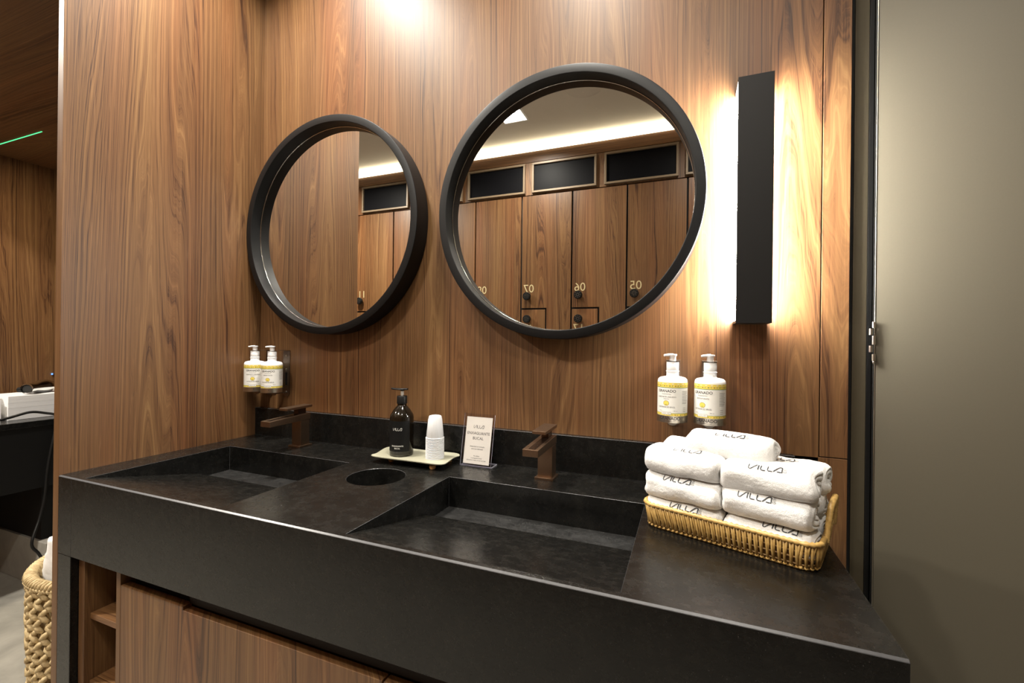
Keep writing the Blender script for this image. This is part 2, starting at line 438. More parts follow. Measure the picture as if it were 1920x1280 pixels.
struct('wall_far_left', B1(-2.06, -2.0, -0.53, 2.2, 0, CEIL), M['wood_far'], 'walnut panelled wall of the room beyond')
struct('wall_far_left_outer', B1(-3.2, -3.15, -2.2, -0.5, 0, CEIL), M['wood_far'])
struct('wall_far_end', B1(-2.0, -0.02, 2.15, 2.2, 0, CEIL), M['wood_far'])
struct('wall_far_corner', B1(-3.15, -2.0, -0.56, -0.53, 0, CEIL), M['wood_far'])
struct('ceiling_soffit', B1(-2.0, -0.024, -0.53, 2.15, 2.2, 2.26), M['wood_h'], 'walnut soffit over the room beyond')
struct('trim_concrete_curb', B1(-2.0, -0.03, 0.04, 2.15, 0, 0.225), M['concrete'], 'low concrete curb in the room beyond', bevel=0.003)
tag(obj('green_line', B1(-2.0, -1.42, -0.021, -0.017, 2.1985, 2.1995), M['green_light']), 'thin green light line on the wooden soffit of the room beyond', 'light strip')  # thin glowing green line laid on the soffit
tag(obj('indicator_light', B1(-1.999, -1.994, 0.264, 0.270, 1.015, 1.024), M['blue_light']), 'tiny blue glowing indicator on the far wooden wall', 'indicator light')

# door on the right
struct('trim_1', B1(1.7395, 1.746, 0.012, 0.03, 0, CEIL), M['blackest'])
struct('trim_2', B1(1.7465, 1.771, 0.010, 0.03, 0, CEIL), M['taupe_dark'], 'narrow taupe door jamb')
struct('trim_3', B1(1.7715, 1.779, 0.006, 0.03, 0, CEIL), M['rubber'])
dr = bpy.data.objects.new('door_1', None); C.objects.link(dr); dr.location = (1.781, -0.010, 0); dr['kind'] = 'structure'; dr['label'] = 'taupe door swung open'
dr.rotation_euler = (0, 0, math.radians(72.0))
bm = NB(); box(bm, 0.0, 0.035, -0.80, 0.0, 0.01, CEIL - 0.02); obj('door_panel', bm, M['taupe'], dr, bevel=0.0012)
bm = NB(); box(bm, -0.001, 0.0345, 0.0002, 0.0020, 0.01, CEIL - 0.02); obj('edge_strip', bm, M['steel'], dr, bevel=0.0006)
bm = NB(); box(bm, 0.004, 0.016, 0.0022, 0.0050, 0.01, CEIL - 0.02); obj('door_seal', bm, M['rubber'], dr)
hg = thing('door_hinge', 'small steel barrel hinge between taupe door and jamb', 'hinge', (1.776, -0.014, 1.22))
for i, (z0, h) in enumerate(((0.055, .012), (0.040, .013), (0.020, .018), (0.004, .014), (-0.014, .014))):
    bm = NB(); odd = i % 2; lathe(bm, [(0, z0), (.0035, z0), (.0035, z0 + h), (0, z0 + h)], 20, (-.004 if odd else .001, 0, 0))
    obj('hinge_knuckle', bm, M['steel'], hg, smooth=True)
bm = NB(); lathe(bm, [(0, -.022), (.0022, -.020), (.003, -.0165), (.002, -.0145), (0, -.0142)], 16, (.001, 0, 0)); obj('hinge_pin', bm, M['chrome'], hg, smooth=True)

# ------------------------------------------------------------------ ceiling fixtures
for i, (x, y, p) in enumerate(DOWN):
    lab = ['square recessed downlight above the left basin', 'square recessed downlight above the right basin', 'bright square ceiling light seen reflected in the large mirror',
           'added unseen fill downlight near the taupe door', 'added unseen ceiling light to brighten the room beyond'][i]
    t = thing('downlight', lab, 'ceiling light', (x, y, CEIL), group='square ceiling lights')
    bm = NB(); s = .078; k = .085
    for a in ((-k, k, -k, -s), (-k, k, s, k), (-k, -s, -s, s), (s, k, -s, s)): box(bm, a[0], a[1], a[2], a[3], -.012, 0)
    obj('trim_ring', bm, M['white_plastic'], t)
    obj('diffuser', B1(-s, s, -s, s, -.006, 0), M['down_light'], t)
t = thing('downlight', 'added unseen fill light in the wooden soffit of the room beyond', 'ceiling light', (SOFFIT_FILL[0], SOFFIT_FILL[1], 2.2))
bm = NB(); lathe(bm, [(.05, -.004), (.06, -.004), (.062, 0), (0.05, 0)], 32); obj('trim_ring', bm, M['white_plastic'], t, smooth=True)
bm = NB(); lathe(bm, [(0, -.002), (.05, -.002), (.05, 0), (0, 0)], 32); obj('diffuser', bm, M['down_light'], t)
t = thing('ceiling_speaker', 'round ceiling speaker seen at the top of the large mirror', 'speaker', (0.84, -1.445, CEIL))
bm = NB(); lathe(bm, [(0, -.006), (.10, -.006), (.11, -.008), (.115, -.002), (.115, 0), (0, 0)], 48); obj('grille', bm, M['ceiling'], t, smooth=True)

# ------------------------------------------------------------------ lockers opposite (seen in the mirrors)
YL = -2.06; PITCHX = 0.389; X5 = 1.015
bm = NB(); box(bm, -2.2, 2.5, -2.11, YL - 0.02, 0, 2.64); 
lk = thing('locker_bank', 'tall walnut locker bank reflected in both round mirrors', 'locker bank', (0.2, -2.09, 0))
def toL(o, t): o.location = [-v for v in t.location]; return o
toL(obj('carcass', bm, M['blackest'], lk), lk)
toL(obj('crown_board', B1(-2.2, 2.5, -2.079, YL, 2.585, 2.665), M['wood_h'], lk), lk)
bm = NB(); box(bm, -2.2, 2.5, -2.079, YL - .004, 2.34, 2.583); toL(obj('upper_rail', bm, M['wood'], lk), lk)
tag(obj('cove_light_strip', B1(-2.2, 2.5, -2.105, YL + 0.014, 2.6655, 2.7195), M['cove_light']), 'glowing warm light line on top of the lockers', 'light strip')
win = [(-1.256, -.778), (-.747, -.27), (-.217, .263), (.32, .80), (.857, 1.345), (1.39, 1.87)]
for x0, x1 in win:
    f = NB(); z0, z1, w = 2.350, 2.572, .014
    for a in ((x0, x1, z0, z0 + w), (x0, x1, z1 - w, z1), (x0, x0 + w, z0 + w, z1 - w), (x1 - w, x1, z0 + w, z1 - w)): box(f, a[0], a[1], YL - .01, YL + .018, a[2], a[3])
    fo = toL(obj('window_frame', f, M['frame_gold'], lk, bevel=.001), lk)
    p = obj('pane', B1(x0 + w, x1 - w, YL - .003, YL + .002, z0 + w, z1 - w), M['dark_glass'], fo)
g = .006
def door_obj(prof, num, kx, kz, nx, nz):
    cx = sum(p[0] for p in prof) / len(prof)
    bm = NB(); prism_y(bm, prof, YL - .018, YL)
    d = toL(obj('locker_door', bm, M['wood_door'], lk, bevel=.0008), lk)
    bm = NB(); lathe(bm, [(0, 0), (.016, 0), (.016, .012), (.028, .014), (.030, .020), (.030, .036), (.027, .040), (0, .041)], 32, (kx, YL, kz), axis='y')
    for a in range(8):
        for rr in (.018, .009):
            lathe(bm, [(0, 0), (.0017, 0), (.0012, .0012), (0, .0015)], 8, (kx + rr * math.cos(a * PI / 4), YL + .0405, kz + rr * math.sin(a * PI / 4)), axis='y', mi=1)
    obj('locker_knob', bm, [M['rubber'], M['steel']], d, smooth=True)
    bm = NB()
    put_flat(bm, text2d(num, .085, 'CENTER'), lambda x, y: (nx - x, YL + .0012, nz + y), 0)
    obj('locker_number', bm, M['gold_num'], d, fix=False)
for i in range(-2, 8):
    n = 5 + i if 5 + i > 0 else None
    x0 = X5 - i * PITCHX; x1 = x0 + PITCHX; xm = x0 + .197
    if n is None or x1 < -1.4 or x0 > 2.0: continue
    num = '%02d' % n
    up_prof = [(x0 + g, 2.332), (x1 - g, 2.332), (x1 - g, .95), (xm + g, .95), (xm + g, 1.485 + g), (x0 + g, 1.485 + g)]
    door_obj(up_prof[::-1], num, x0 + .056, 1.578, x0 + .062, 1.634)
    lo = [(x0 + g, 1.485 - g), (xm - g, 1.485 - g), (xm - g, .95 - g), (x1 - g, .95 - g), (x1 - g, .10), (x0 + g, .10)]
    door_obj(lo[::-1], '%d' % (n + 11), x0 + .058, 1.408, x0 + .058, 1.338)

# ------------------------------------------------------------------ vanity
TOP = 0.9; FY = -0.547
van = thing('vanity_counter', 'long black stone vanity counter with two sloped basins', 'counter', (0.82, -0.27, 0))
def vpart(name, bm, m, **kw): return toL(obj(name, bm, m, van, **kw), van)
def solid(bm):
    bmesh.ops.recalc_face_normals(bm, faces=bm.faces[:])
    me = bpy.data.meshes.new('tmp'); bm.to_mesh(me); bm.free()
    o = bpy.data.objects.new('tmp', me); C.objects.link(o); return o
BAS = [(0.087, 0.557), (0.870, 1.338)]
slab = solid(B1(0.0005, 1.645, FY, -0.0005, 0.712, TOP))
cuts = []
for x0, x1 in BAS:
    bm = NB(); prism_x(bm, [(-.5345, .93), (-.5345, .886), (-.268, .8255), (-.175, .8255), (-.175, .93)], x0, x1); cuts.append(solid(bm))
bm = NB(); lathe(bm, [(0, .716), (.0705, .716), (.0705, .93), (0, .93)], 72, (.706, -.2465, 0)); cuts.append(solid(bm))
bm = NB(); box(bm, 0.0552, .0562, -.56, -.5452, .70, .893); cuts.append(solid(bm))
bm = NB(); prism_x(bm, [(FY - .004, TOP - .0056), (FY - .004, TOP + .003), (FY + .0072, TOP + .003)], -.01, 1.66); cuts.append(solid(bm))
for c_ in cuts:
    md = slab.modifiers.new('b', 'BOOLEAN'); md.operation = 'DIFFERENCE'; md.solver = 'EXACT'; md.object = c_
dg = bpy.context.evaluated_depsgraph_get(); dg.update()
me = bpy.data.meshes.new_from_object(slab.evaluated_get(dg)); me.name = 'countertop'
for o in [slab] + cuts: bpy.data.objects.remove(o)
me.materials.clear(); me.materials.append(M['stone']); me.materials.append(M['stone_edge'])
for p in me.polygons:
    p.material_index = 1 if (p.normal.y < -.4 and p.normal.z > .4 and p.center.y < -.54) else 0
ct = bpy.data.objects.new('countertop', me); C.objects.link(ct); ct.parent = van; toL(ct, van)
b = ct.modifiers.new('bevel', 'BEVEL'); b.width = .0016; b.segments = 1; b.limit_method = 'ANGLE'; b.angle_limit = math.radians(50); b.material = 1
for x0, x1 in BAS:
    bm = NB(); e = .0008
    prism_x(bm, [(-.5340, .8995), (-.5340, .8868), (-.2720, .8285), (-.2720, .8405)], x0 + e, x1 - e)
    rp = vpart('basin_ramp', bm, M['stone'], bevel=.0012)
    bm = NB(); box(bm, x0 + e, x1 - e, -.2665, -.1755, .8256, .8268)
    vpart('drain_trough', bm, M['stone_dusty'])
vpart('side_leg', B1(0.0005, 0.055, FY + .0003, -0.03, 0, 0.7118), M['stone'], bevel=.001)
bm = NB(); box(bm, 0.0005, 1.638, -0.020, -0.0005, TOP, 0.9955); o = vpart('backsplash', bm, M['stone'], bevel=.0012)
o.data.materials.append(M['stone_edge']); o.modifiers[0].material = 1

cab = thing('vanity_cabinet', 'walnut cabinet with open shelves below the black counter', 'cabinet', (0.85, -0.27, 0))
def cpart(name, bm, m, **kw): return toL(obj(name, bm, m, cab, **kw), cab)
CY = -.531
cpart('side_panel', B1(.0565, .0795, CY, -.03, .06, .708), M['wood_cab'], bevel=.0008)
cpart('divider', B1(.2060, .2215, CY, -.03, .06, .708), M['wood_cab'], bevel=.0008)
cpart('back_panel', B1(.08, .2055, -.05, -.03, .06, .708), M['wood_cab'])
for z in (.555, .392, .23, .07): cpart('shelf', B1(.0800, .2055, CY + .012, -.051, z, z + .014), M['wood_h'], bevel=.0006)
bm = NB(); box(bm, .222, 1.62, CY + .03, -.03, .06, .70); cpart('carcass', bm, M['blackest'])
cpart('handle_channel', B1(.438, 1.62, CY + .014, CY + .0295, .672, .708), simple('dark_brown_channel', (.010, .0055, .0035), .6, 0, .2))
for x0, x1, lf in ((.2225, .9465, 1), (.9505, 1.62, 0)):
    bm = NB()
    prof = [(x0, .065), (x1, .065), (x1, .664), (.438, .664), (.438, .672), (x0, .672)] if lf else [(x0, .065), (x1, .065), (x1, .664), (x0, .664)]
    prism_y(bm, prof, CY, CY + .019); cpart('cabinet_door', bm, M['wood_cab'], bevel=.0008)

# faucets
def faucet(x, label):
    t = thing('faucet', label, 'faucet', (x, -.085, TOP), group='bronze basin faucets')
    w = .0185
    obj('base_plate', B1(-.0235, .0235, -.025, .025, 0, .006), M['bronze'], t, bevel=.0006)
    obj('column', B1(-w, w, -.016, .018, .006, .0825), M['bronze'], t, bevel=.0006)
    bm = NB(); y0, y1 = -.127, .022
    prism_x(bm, [(y0, .0810), (y0, .0970), (y1, .1040), (y1, .0840)], -w, w)
    sp = obj('spout', bm, M['bronze'], t, bevel=.0006)
    bm = NB(); prism_x(bm, [(-.120, .0972), (-.120, .0980), (-.02, .1028), (-.02, .1015)], -.0065, .0100)
    obj('water_channel', bm, M['bronze_dark'], sp)
    bm = NB(); 
    for cx, cy in ((-.012, -.105), (.008, -.112), (.002, -.085), (.0135, -.095)): lathe(bm, [(0, .0975), (.0028, .0976), (.002, .0984), (0, .0987)], 14, (cx, cy, (cy+.127)*.047))
    obj('water_drops', bm, M['acrylic'], sp, smooth=True)
    bm = NB(); box(bm, -.009, .009, -.018, .012, .1010, .1205); obj('lever_stem', bm, M['bronze_dark'], t)
    bm = NB(); prism_x(bm, [(-.066, .1200), (-.066, .1268), (.030, .1290), (.030, .1215)], -w + .0015, w - .0015)
    obj('lever', bm, M['bronze'], t, bevel=.0005)
faucet(1.095, 'square bronze faucet at the right basin, beside the sign')
faucet(0.283, 'square bronze faucet at the left basin, near the corner')

# ------------------------------------------------------------------ mirrors
def mirror(x, z, label):
    t = thing('round_mirror', label, 'mirror', (x, 0, z), group='round black framed mirrors')
    bm = NB(); R = .3455; ri = .3225
    # ring profile, lathed about y
    prof = [(R - .004, -.001), (R, -.003), (R, -.060), (R - .0007, -.0614), (R - .0022, -.062), (ri + .0018, -.062), (ri + .0004, -.0614), (ri, -.060), (ri, -.001)]
    rings = []
    seg = 160
    for r, y in prof: rings.append([bm.verts.new((r * math.cos(2*PI*i/seg), y, r * math.sin(2*PI*i/seg))) for i in range(seg)])
    for k in range(len(prof)):
        A, Bq = rings[k], rings[(k+1) % len(prof)]
        for i in range(seg): bm.faces.new((A[i], A[(i+1) % seg], Bq[(i+1) % seg], Bq[i]))
    obj('frame', bm, M['black_frame'], t, smooth=True, angle=22)
    bm = NB(); lathe(bm, [(0, -.026), (ri - .0005, -.026), (ri - .0005, -.004), (0, -.004)], seg, axis='y')
    g_ = obj('mirror_glass', bm, M['mirror'], t)
    bm = NB(); tube(bm, [((ri - .0010) * math.cos(2*PI*i/seg), (ri - .0010) * math.sin(2*PI*i/seg), 0) for i in range(seg)], .0007, 6, closed=True)
    for v in bm.verts: v.co = Vector((v.co.x, -.0268 + v.co.z, v.co.y))
    obj('polished_edge', bm, M['chrome'], g_, smooth='all')
mirror(.3455, 1.599, 'round black framed mirror on the left, near the wall corner')
mirror(1.1085, 1.5905, 'round black framed mirror on the right, next to the wall light')

# ------------------------------------------------------------------ sconce
t = thing('wall_sconce', 'tall black wall light glowing along both sides', 'wall light', (1.549, 0, 1.283))
bm = NB(); hw = .0345; HH = .534
box(bm, -hw, hw, -.072, -.066, 0, HH)
obj('cover', bm, M['sconce_black'], t, bevel=.0008)
bm = NB(); box(bm, -hw, hw, -.0658, -.001, 0, .006); box(bm, -hw, hw, -.0658, -.001, HH - .006, HH); box(bm, -.024, .024, -.004, -.001, .006, HH - .006)
obj('housing', bm, M['sconce_black'], t)
obj('diffuser', B1(-.0335, .0335, -.0655, -.0045, .007, HH - .007), M['sconce_light'], t)

# ------------------------------------------------------------------ wall bottles on steel brackets
def band(bm, R, z0, z1, mi, a0=-PI, a1=PI, n=64, f=0):
    """cylinder strip; angles measured from -y (towards the viewer), + is towards +x"""
    def q(a, z): return (R * math.sin(a + f), -R * math.cos(a + f), z)
    for i in range(n):
        A0, A1 = a0 + (a1-a0)*i/n, a0 + (a1-a0)*(i+1)/n
        bm.faces.new([bm.verts.new(p) for p in (q(A0, z0), q(A1, z0), q(A1, z1), q(A0, z1))]).material_index = mi
def cyl_text(bm, R, f, body, size, z, mi, sx=1.0, a=0.0, bold=0.0):
    put_flat(bm, text2d(body, size, 'CENTER', bold), lambda x, y: (R * math.sin(f + a + x * sx / R), -R * math.cos(f + a + x * sx / R), z + y), mi)
def cyl_bar(bm, R, f, a0, a1, z0, z1, mi): band(bm, R, z0, z1, mi, a0, a1, max(2, int(abs(a1-a0) / .08)), f)
def soap(x, face, label, line, ringtext, blabel, dark):
    y = -.060; z = 1.060
    br = thing('bottle_bracket', blabel, 'bracket', (x, -.001, z), group='steel bottle brackets')
    st = M['steel_dark'] if dark else M['steel']
    bm = NB()                                            # back plate with rounded foot
    prof = [(-.0155, .138), (.0155, .138)][::-1]
    arc = [(.0155 * math.cos(a), -.006 + .0155 * math.sin(a)) for a in [PI + PI * i / 14 for i in range(15)]]
    prism_y(bm, [(-.0155, .138)] + arc + [(.0155, .138)], -.0015, 0)
    if dark:
        box(bm, -.004, .004, -.0022, -.0016, .018, .062, 1)
    pl = obj('back_plate', bm, [M['steel_dark'], M['blackest']], br)
    for sz in (.120, .072, -.006):
        bm = NB(); lathe(bm, [(0, -.0040), (.0015, -.0038), (.0034, -.0032), (.0040, -.0016)], 18, (0, 0, sz), axis='y'); obj('screw', bm, M['steel'], pl, smooth=True)
    bm = NB()                                            # thin top plate with the neck hole, seen edge on
    pts = [(-.0155, 0), (-.0155, -.062)] + [(.0155 * math.cos(a), -.062 + .0155 * math.sin(a)) for a in [PI + PI * i / 12 for i in range(1, 12)]] + [(.0155, -.062), (.0155, 0)]
    hole = 24; ring_o, ring_i = [], []
    for i in range(hole):
        a = 2*PI*i/hole; c_, s_ = math.cos(a), math.sin(a)
        ring_i.append((.0078 * c_, -.059 + .0078 * s_)); ring_o.append((.0155 * c_, -.059 + .0155 * s_))
    for zz in (.1375, .1383):
        Vi = [bm.verts.new((px, py, zz)) for px, py in ring_i]; Vo = [bm.verts.new((px, py, zz)) for px, py in ring_o]
        for i in range(hole): bm.faces.new((Vi[i], Vi[(i+1) % hole], Vo[(i+1) % hole], Vo[i]))
    box(bm, -.0155, .0155, -.0455, -.0016, .1375, .1383)
    obj('top_plate', bm, M['steel_dark'], br, fix=True)
    bm = NB(); R = .0333                                   # cup holding the bottle's foot
    lathe(bm, [(0, .0), (R, .0), (R, .0150), (R - .0008, .0150), (R - .0008, .0012), (0, .0012)], 64, (0, y + .001, 0))
    if ringtext:
        f = face + .25
        put_flat(bm, text2d('GRANADO', .0098, 'CENTER', .02), lambda px, py: ((R + .0002) * math.sin(f + px * .95 / R), y + .001 - (R + .0002) * math.cos(f + px * .95 / R), .0095 + py), 1)
        put_flat(bm, text2d('PHARMÁCIAS', .0035, 'CENTER'), lambda px, py: ((R + .0002) * math.sin(f + px * 1.2 / R), y + .001 - (R + .0002) * math.cos(f + px * 1.2 / R), .0033 + py), 1)
    else:
        f = face + .10
        lathe(bm, [(0, 0), (.0018, 0), (.0018, .0006), (0, .0006)], 12, (R * math.sin(f), y + .001 - R * math.cos(f), .009), axis='y', mi=1)
    obj('cup_holder', bm, [M['steel'], M['ink']], br, smooth=True, angle=35)
    bm = NB(); pr = [(-.013, .0)] + [(.013 * math.cos(a), .013 * math.sin(a) * .95) for a in [PI + PI * i / 12 for i in range(1, 12)]] + [(.013, .0)]
    prism_y(bm, pr, -.052, -.049); box(bm, -.006, .006, -.0489, -.0016, -.008, -.006)
    obj('release_tongue', bm, M['steel_dark'] if dark else M['frost'], br, bevel=.0005)
    # the bottle
    bt = thing('pump_bottle', label, 'bottle', (x, y, z), group='white pump bottles with yellow bands')
    r = .0322
    bm = NB(); lathe(bm, [(0, .0016), (r - .001, .0016), (r, .004), (r, .092), (r - .0012, .0965), (r - .005, .0998), (r - .011, .1013), (.0145, .1025), (.0135, .104), (.0135, .1125), (.0146, .1135), (.0146, .1150), (.0130, .1158), (0, .1158)], 64)
    body = obj('bottle_body', bm, M['white_plastic'], bt, smooth=True, angle=50)
    bm = NB(); R = r + .0003
    band(bm, R, .0155, .0895, 0, n=72)
    R1 = R + .00012; R2 = R + .00024; R3 = R + .00036
    band(bm, R1, .0785, .0895, 1, n=72); band(bm, R1, .0155, .0212, 1, n=72)
    band(bm, R2, .0778, .0788, 2, n=72); band(bm, R2, .0208, .0215, 2, n=72)
    for zz, hh, st_ in ((.0822, .0016, 0), (.0178, .0012, 1)):
        nn = 34
        for k in range(nn):
            a = 2*PI*k/nn
            mi_ = (2, 4, 5)[k % 3]
            cyl_bar(bm, R2, 0, a, a + (.10 if k % 2 else .05), zz - hh/2, zz + hh/2, mi_)
    for k in range(18):
        a = 2*PI*k/18
        cyl_bar(bm, R2, 0, a, a + .14, .0862, .0874, 0)
    cyl_text(bm, R2, face, 'GRANADO', .0085, .0705, 3, 1.0, 0, .012)
    cyl_text(bm, R2, face, 'PHARMÁCIAS', .0032, .0636, 6, 1.1)
    cyl_text(bm, R2, face, line, .0042, .0573, 3, 1.12)
    if 'SABONETE' in line: cyl_text(bm, R2, face, 'VEGETAL', .0030, .0528, 6, 1.1)
    # yellow oval emblem
    n = 28; cz = .0435
    for rx, rz_, mi_, Rr in ((.0066, .0058, 3, R2), (.0061, .0053, 1, R3)):
        cv = bm.verts.new((Rr * math.sin(face), -Rr * math.cos(face), cz))
        ring = [bm.verts.new((Rr * math.sin(face + rx * math.cos(2*PI*i/n) / Rr), -Rr * math.cos(face + rx * math.cos(2*PI*i/n) / Rr), cz + rz_ * math.sin(2*PI*i/n))) for i in range(n)]
        for i in range(n): bm.faces.new((cv, ring[i], ring[(i+1) % n])).material_index = mi_
    R4 = R3 + .0001
    cyl_bar(bm, R4, face, -.07, .07, .0402, .0412, 2)
    cyl_text(bm, R2, face, 'CASTANHA DO BRASIL', .0052, .0345, 3, .74)
    cyl_text(bm, R2, face, '300 ml', .0032, .0265, 6, 1.0, .62); cyl_text(bm, R2, face, 'BRASIL', .0026, .0262, 6, 1.0, -.42)
    cyl_bar(bm, R3, face, -.34, .34, .0178, .0240, 3); cyl_bar(bm, R4, face, -.33, .33, .0182, .0236, 0)
    cyl_text(bm, R4 + .0001, face, 'DESDE 1870', .0034, .0208, 6, 1.0)
    for k in range(9):                                     # small print on the side
        zz = .0700 - k * .0034
        cyl_bar(bm, R2, face, 1.10, 1.62 - .05 * (k % 3), zz, zz + .0009, 6)
    for k in range(3): cyl_bar(bm, R2, face, 1.16, 1.42, .0330 - k * .004, .0338 - k * .004, 6)
    obj('label', bm, [M['label_paper'], M['yellow'], M['green'], M['ink'], M['brown_ink'], M['ink'], M['ink_soft']], body, fix=False)
    bm = NB(); lathe(bm, [(0, .1160), (.0128, .1160), (.0135, .1170), (.0135, .1350), (.0122, .1362), (0, .1364)], 48,
                     rfun=lambda a, zz: 1 + (.012 if int(a / (2*PI) * 96) % 2 else 0)); obj('pump_collar', bm, M['white_plastic'], bt, smooth=True, angle=50)
    bm = NB(); lathe(bm, [(0, .1364), (.0072, .1364), (.0072, .1475), (.0088, .1490), (.0095, .1515), (.0090, .1530), (0, .1535)], 32)
    na = math.radians(-62); fx, fy = math.sin(na), -math.cos(na)
    tube(bm, [(fx * k, fy * k, .1512 - .0012 * (k / .02) ** 2) for k in (0, .006, .012, .018, .021)], .0030, 12, rf=lambda i: (.0034, .0033, .003, .0026, .0022)[i])
    obj('pump_head', bm, M['white_plastic'], bt, smooth=True, angle=50)
soap(1.3865, math.radians(-22), 'white pump bottle with yellow bands, left one above the towels', 'SABONETE LÍQUIDO', True, 'steel wall bracket holding the left pump bottle above the towels', False)
soap(1.4655, math.radians(-30), 'white pump bottle with yellow bands, right one above the towels', 'HIDRATANTE', True, 'steel wall bracket holding the right pump bottle above the towels', False)
soap(0.0470, math.radians(40), 'white pump bottle with yellow bands, in the corner above the left faucet', 'SABONETE LÍQUIDO', False, 'steel wall bracket of the pump bottle nearest the corner', True)
soap(0.1270, math.radians(27), 'white pump bottle with yellow bands, beside the bare bracket end, above the left faucet', 'HIDRATANTE', False, 'steel wall bracket with screws showing, right of the corner bottles', True)

# ------------------------------------------------------------------ tray, mouthwash bottle, cups, sign
def smooth_loop(pts, n=10):
    out = []; m = len(pts)
    for i in range(m):
        p0, p1, p2, p3 = (Vector(pts[(i + k - 1) % m]) for k in range(4))
        for j in range(n):
            t_ = j / n
            out.append(.5 * ((2*p1) + (p2 - p0) * t_ + (2*p0 - 5*p1 + 4*p2 - p3) * t_**2 + (3*p1 - p0 - 3*p2 + p3) * t_**3))
    return out
TZ = .0135
tr = thing('tray', 'pale sage green tray on wooden feet under bottle and cups', 'tray', (.72, -.092, TOP))
cx, cy = .72, -.092
pts = [(.6045, -.140), (.606, -.120), (.590, -.060), (.604, -.040), (.660, -.036), (.720, -.036), (.790, -.030), (.818, -.034), (.832, -.052), (.828, -.075), (.836, -.128), (.834, -.144), (.815, -.152), (.740, -.152), (.660, -.154), (.618, -.152)]
lp = [p - Vector((cx, cy)) for p in smooth_loop(pts, 8)]
bm = NB()
def lip(s, p): return 0
levels = [(1.0, .0042), (.985, .0038), (.93, .0012), (.86, 0.0), (.4, 0.0)]
top = [[bm.verts.new((p.x * s, p.y * (s if s > .9 else s), TZ + z + .0018)) for p in lp] for s, z in levels]
bot = [[bm.verts.new((p.x * s * .999, p.y * s * .999, TZ + z)) for p in lp] for s, z in levels]
n = len(lp)
for G_ in (top, bot):
    for k in range(len(levels) - 1):
        for i in range(n): bm.faces.new((G_[k][i], G_[k][(i+1) % n], G_[k+1][(i+1) % n], G_[k+1][i]))
    bm.faces.new(G_[-1])
for i in range(n): bm.faces.new((top[0][i], top[0][(i+1) % n], bot[0][(i+1) % n], bot[0][i]))
obj('tray_plate', bm, M['tray'], tr, smooth=True, angle=50)
for fx, fy in ((-.066, -.026), (.078, -.044), (-.066, .036), (.082, .034)):
    bm = NB(); lathe(bm, [(0, 0), (.0065, .0006), (.0088, .005), (.008, .0105), (0, .0133)], 20, (fx, fy, 0)); obj('foot', bm, M['foot_wood'], tr, smooth=True)
TT = TOP + TZ + .0018
bt = thing('mouthwash_bottle', 'dark brown pump bottle with black label on the green tray', 'bottle', (.669, -.092, TT + .0002))
r = .0330
bm = NB(); lathe(bm, [(0, .0), (r - .004, .0), (r - .001, .002), (r, .006), (r, .106), (r - .001, .112), (r - .005, .119), (.0225, .128), (.0165, .1345), (.0135, .1375), (.0125, .141), (.0125, .1435), (0, .1435)], 72,
                     mfun=lambda k: 1 if k < 3 else 0)
body = obj('bottle_body', bm, [M['amber'], M['amber_base']], bt, smooth=True, angle=60)
bm = NB(); f = math.radians(14)
band(bm, r + .0002, .0145, .0985, 0, -1.05, 1.05, 40, f)
R_ = r + .0004
put_flat(bm, LOGO_T, lambda x, y: (R_ * math.sin(f + (x - 2.5) * .0052 / R_), -R_ * math.cos(f + (x - 2.5) * .0052 / R_), .073 + y * .0068), 1)
cyl_text(bm, R_, f, 'ENXAGUANTE', .0052, .0300, 1, 1.0, 0, .01); cyl_text(bm, R_, f, 'BUCAL', .0052, .0235, 1, 1.0, 0, .01)
obj('label', bm, [M['black'], M['white_ink']], body, fix=False)
bm = NB(); lathe(bm, [(0, .1437), (.0135, .1437), (.0145, .1445), (.0145, .1640), (.0135, .1655), (.006, .1660), (0, .1660)], 48,
                 rfun=lambda a, z: 1 + (.012 if int(a / (2*PI) * 80) % 2 else 0)); obj('pump_collar', bm, M['rubber'], bt, smooth=True, angle=50)
bm = NB(); lathe(bm, [(0, .166), (.0045, .166), (.0045, .181), (0, .181)], 24); obj('pump_stem', bm, M['silver_stem'], bt, smooth=True, angle=50)
bm = NB(); ux, uy = -math.cos(math.radians(10)), -math.sin(math.radians(10))
path = [(-.0165 * ux, -.0165 * uy), (-.008 * ux, -.008 * uy), (0, 0), (.012 * ux, .012 * uy), (.024 * ux, .024 * uy), (.032 * ux, .032 * uy)]
hz = [.1845, .1845, .1842, .1838, .1838, .1850]; ww = [.004, .0085, .0095, .0085, .0062, .0032]
A = []
for (px, py), z_, w_ in zip(path, hz, ww):
    s_ = Vector((-uy, ux, 0)); p = Vector((px, py, z_))
    A.append([bm.verts.new(p + w_ * (math.cos(a) * s_) + Vector((0, 0, .0026 * math.sin(a)))) for a in [2*PI*k/14 for k in range(14)]])
for a_, b_ in zip(A[:-1], A[1:]):
    for k in range(14): bm.faces.new((a_[k], a_[(k+1) % 14], b_[(k+1) % 14], b_[k]))
bm.faces.new(A[0]); bm.faces.new(A[-1][::-1]); lathe(bm, [(0, .1805), (.0068, .1805), (.0068, .184), (0, .184)], 24)
obj('pump_head', bm, M['rubber'], bt, smooth=True, angle=60)

